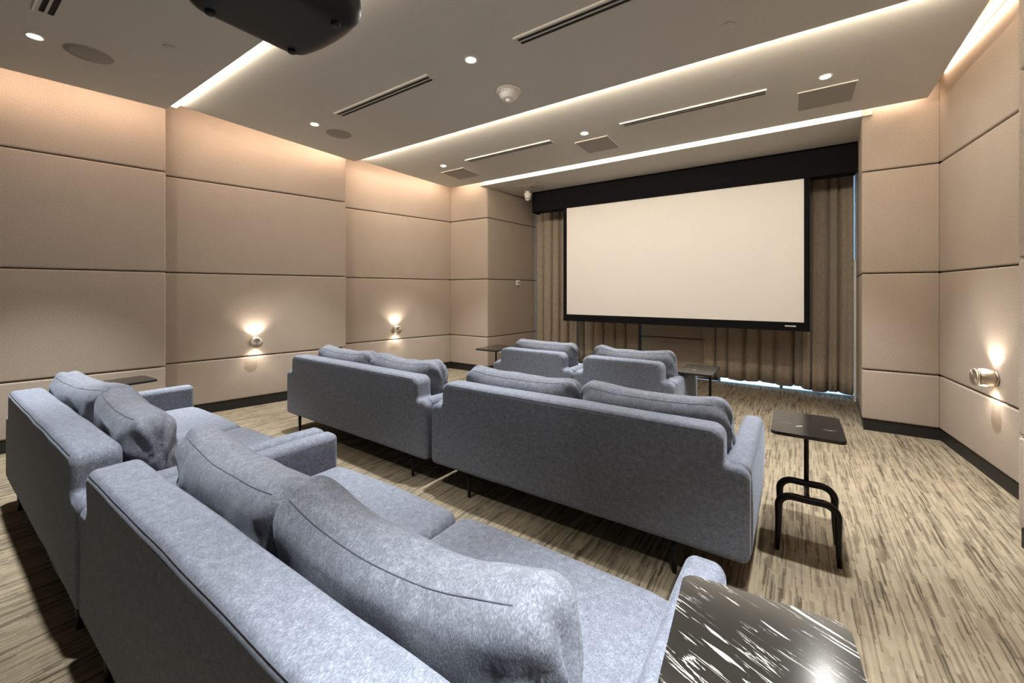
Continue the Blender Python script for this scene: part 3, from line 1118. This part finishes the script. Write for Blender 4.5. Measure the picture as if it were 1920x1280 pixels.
HB, HA, ZB, ARM = 0.786, 0.623, 0.175, 0.115
def sofa(label, x0, x1, y, rz=0.0, depth=1.05, cushions=2, legs=0.2, seed=1, cush=None, group='grey-blue sofas in three rows', kind='sofa', lean=0.16, free=(-1, 1)):
    Wd = x1 - x0
    t = thing(kind, label, 'sofa' if kind == 'sofa' else 'armchair', ((x0 + x1) / 2, y, 0), rz, group)
    hw = Wd / 2
    # the back is one upholstered slab with a shoulder over each arm
    xi = hw - ARM + 0.006
    oy = lambda P: Vector((P.x, P.y + 0.004 * noise.noise(Vector((P.x * 4 + seed, 0, P.z * 4))), P.z + 0.004 * noise.noise(Vector((P.x * 3, seed, P.y * 3)))))
    ol = round_outline([(-hw, ZB, 0.038), (hw, ZB, 0.038), (hw, HA, 0.054), (xi, HA - 0.004, 0.022), (xi, HB, 0.062),
                        (-xi, HB, 0.062), (-xi, HA - 0.004, 0.022), (-hw, HA, 0.054)])
    rr, T = 0.036, 0.165
    pf = [(rr - rr * math.sin(a), 0.8 * (rr - rr * math.cos(a))) for a in [math.radians(x) for x in (0, 12, 25, 40, 55, 72, 90)]]
    pf += [(0.0, 0.075), (0.0, 0.11)]
    pf += [(rr - rr * math.cos(a), T - rr + rr * math.sin(a)) for a in [math.radians(x) for x in (0, 18, 35, 50, 65, 78, 90)]]
    back = obj('backrest', outline_slab_bm(ol, pf, oy), M['blue'], t)
    k = math.radians(33)
    yy_, ins_ = 0.8 * (rr - rr * math.cos(k)), rr - rr * math.sin(k)
    seam(back, [oy(Vector((-xi + 0.05 + (2 * xi - 0.1) * i / 40, yy_, HB - ins_))) for i in range(41)], 0.0017)
    for s in (-1, 1):
        def am(p, n, u):
            q = p.copy()
            if u.x * s > 0:     # the outer face bellies out
                q.x += s * (0.016 if s in free else 0.003) * (1 - u.z ** 2) * (1 - 0.5 * u.y ** 2) * abs(u.x)
            if u.z > 0:
                q.z += 0.005 * u.z * (1 - u.x ** 2)
                q.z -= 0.012 * max(0, u.y - 0.6) * u.z
            q += n * 0.003 * noise.noise(Vector((p.x * 5 + seed * s, p.y * 4, p.z * 4)))
            return q
        cx = s * (hw - ARM / 2)
        arm = obj('armrest', soft_box_bm(cx, 0.05 + (depth - 0.05) / 2, (HA + ZB) / 2, ARM, depth - 0.05, HA - ZB, 0.034, seg=5, step=0.055, fn=am), M['blue'], t)
        xo = cx - s * (ARM / 2 - 0.020)
        seam(arm, [(xo, yy, HA - 0.0035) for yy in [0.21 + (depth - 0.29) * i / 12 for i in range(13)]], 0.0014)
    obj('seat_base', soft_box_bm(0, 0.16 + (depth - 0.22) / 2, (0.315 + ZB) / 2, Wd - 2 * ARM + 0.01, depth - 0.22, 0.315 - ZB, 0.02, seg=3, step=0.2), M['blue'], t)
    iw = Wd - 2 * ARM
    cw = iw / cushions
    for i in range(cushions):
        seat_cushion(t, -iw / 2 + cw * (i + 0.5), cw - 0.006, 0.16, depth + 0.005, 0.310, 0.452, seed + i)
    cush = cush or [(-iw / 2 + cw * (i + 0.5), cw - 0.02, 0.0, 0.0) for i in range(cushions)]
    for i, (cx, w, tw, sl) in enumerate(cush):
        back_cushion(t, cx, w, 0.335, 0.44, 0.425, 0.215, lean, seed * 3 + i, sl, tw)
    for sx in (-1, 1):
        for yy in (0.045, depth - 0.10):
            xx = sx * (hw - legs)
            bm = tube_bm([(xx, yy, 0.0), (xx, yy, 0.004), (xx, yy, ZB + 0.02)], [0.010, 0.011, 0.017], 12)
            obj('leg', bm, M['leg'], t)
    return t

G = 'grey-blue sofas in three rows'
sofa('near right sofa in the foreground, under the camera beside the marble table', -2.303, -0.172, 0.37, 0, 1.045, 2, 0.22, 1, free=(1,),
     cush=[(-0.43, 0.98, -0.05, 0.05), (0.43, 0.90, 0.05, 0.10)], lean=0.05)
sofa('near left sofa in the back row, beside the left wall', -4.45, -2.317, 0.37, 0, 1.045, 2, 0.22, 4, free=(-1,),
     cush=[(-0.50, 0.95, 0.10, 0.05), (0.44, 0.96, -0.05, 0.05)], lean=0.07)
sofa('middle row right sofa, seen from behind beside a black side table', -2.228, -0.170, 2.18, 0, 1.005, 2, 0.34, 7, free=(1,),
     cush=[(-0.425, 0.92, 0.02, 0.03), (0.49, 0.86, 0.0, 0.04)], lean=0.10)
sofa('middle row left sofa, seen from behind near the left wall sconces', -4.40, -2.268, 2.205, math.radians(-1.4), 1.005, 2, 0.20, 10, free=(-1,),
     cush=[(-0.41, 0.90, 0.0, 0.03), (0.48, 0.90, 0.0, 0.04)], lean=0.10)
sofa('front row right love seat with one cushion, nearest the screen', -1.895, -0.885, 3.87, 0, 1.02, 1, 0.2, 13, free=(1,),
     cush=[(0.03, 0.82, 0.0, 0.05)], lean=0.08)
sofa('front row left love seat with one cushion, beside the niche wall', -2.945, -1.910, 3.89, 0, 1.02, 1, 0.2, 16, free=(-1,),
     cush=[(0.02, 0.80, 0.0, 0.02)], lean=0.08)

# ------------------------------------------------------------------ marble side tables
def side_table(label, x, y, rz=0.0, sx=0.34, sy=0.50, H=0.660, dx=0.0, mat='marble2'):
    t = thing('side_table', label, 'side table', (x, y, 0), rz, 'marble topped side tables beside the sofas')
    bm = bmesh.new()
    R = 0.028
    pts = []
    for cx, cy, a0 in ((sx / 2 - R, sy / 2 - R, 0), (-sx / 2 + R, sy / 2 - R, 90), (-sx / 2 + R, -sy / 2 + R, 180), (sx / 2 - R, -sy / 2 + R, 270)):
        for k in range(7):
            a = math.radians(a0 + 15 * k)
            pts.append((cx + R * math.cos(a), cy + R * math.sin(a)))
    bm = prism_bm(pts, H - 0.018, H)
    top_e = [e for e in bm.edges if abs(e.verts[0].co.z - e.verts[1].co.z) < 1e-6]
    bmesh.ops.bevel(bm, geom=top_e, offset=0.003, segments=2, affect='EDGES')
    sharp(obj('table_top', bm, M[mat], t), 25)
    def arch(yy):
        hw, hh, r = 0.132, 0.315, 0.065
        P = [(-hw - 0.006, yy, 0.0), (-hw - 0.003, yy, 0.08), (-hw, yy, 0.16), (-hw, yy, hh - r)]
        for k in range(1, 8):
            a = PI - (PI / 2) * k / 8
            P.append((-hw + r + r * math.cos(a), yy, hh - r + r * math.sin(a)))
        P += [(-hw + r, yy, hh), (0, yy, hh - 0.002)]
        full = P + [(-a, b, c) for a, b, c in reversed(P[:-1])]
        rad = []
        for a, b, c in full:
            rad.append(0.0115 + 0.0075 * min(1.0, c / 0.26))
        return tube_bm(full, rad, 12)
    obj('arched_leg', arch(-0.255), M['leg'], t, loc=(dx, 0, 0))
    obj('arched_leg', arch(-0.015), M['leg'], t, loc=(dx, 0, 0))
    obj('stretcher', tube_bm([(0, -0.255, 0.310), (0, -0.14, 0.306), (0, -0.015, 0.310)], [0.015, 0.012, 0.015], 12), M['leg'], t, loc=(dx, 0, 0))
    obj('post', lathe_bm([(0.013, 0.30), (0.0125, 0.42), (0.0125, H - 0.03), (0.02, H - 0.022)], 20), M['leg'], t, loc=(dx, -0.015, 0))
    obj('mounting_plate', box_bm(dx - 0.07, dx + 0.07, -0.09, 0.09, H - 0.024, H - 0.0185, 0.001), M['leg'], t, smooth=False)
    return t

side_table('black marble side table beside the middle row sofa, its whole base in view', 0.057, 3.01)
side_table('near black marble table cropped by the bottom edge, over the sofa arm', -0.055, 0.985, math.radians(4.3), 0.365, 0.52, dx=0.065, mat='marble')
side_table('marble side table beside the front row love seat, near the right curtain', -0.795, 4.50, 0, 0.32, 0.53, dx=0.105)
side_table('marble side table between the left wall and the near left sofa', -4.85, 1.02, math.radians(3), 0.34, 0.46)
side_table('marble side table left of the front row, by the niche corner', -3.43, 4.63, 0, 0.36, 0.52)
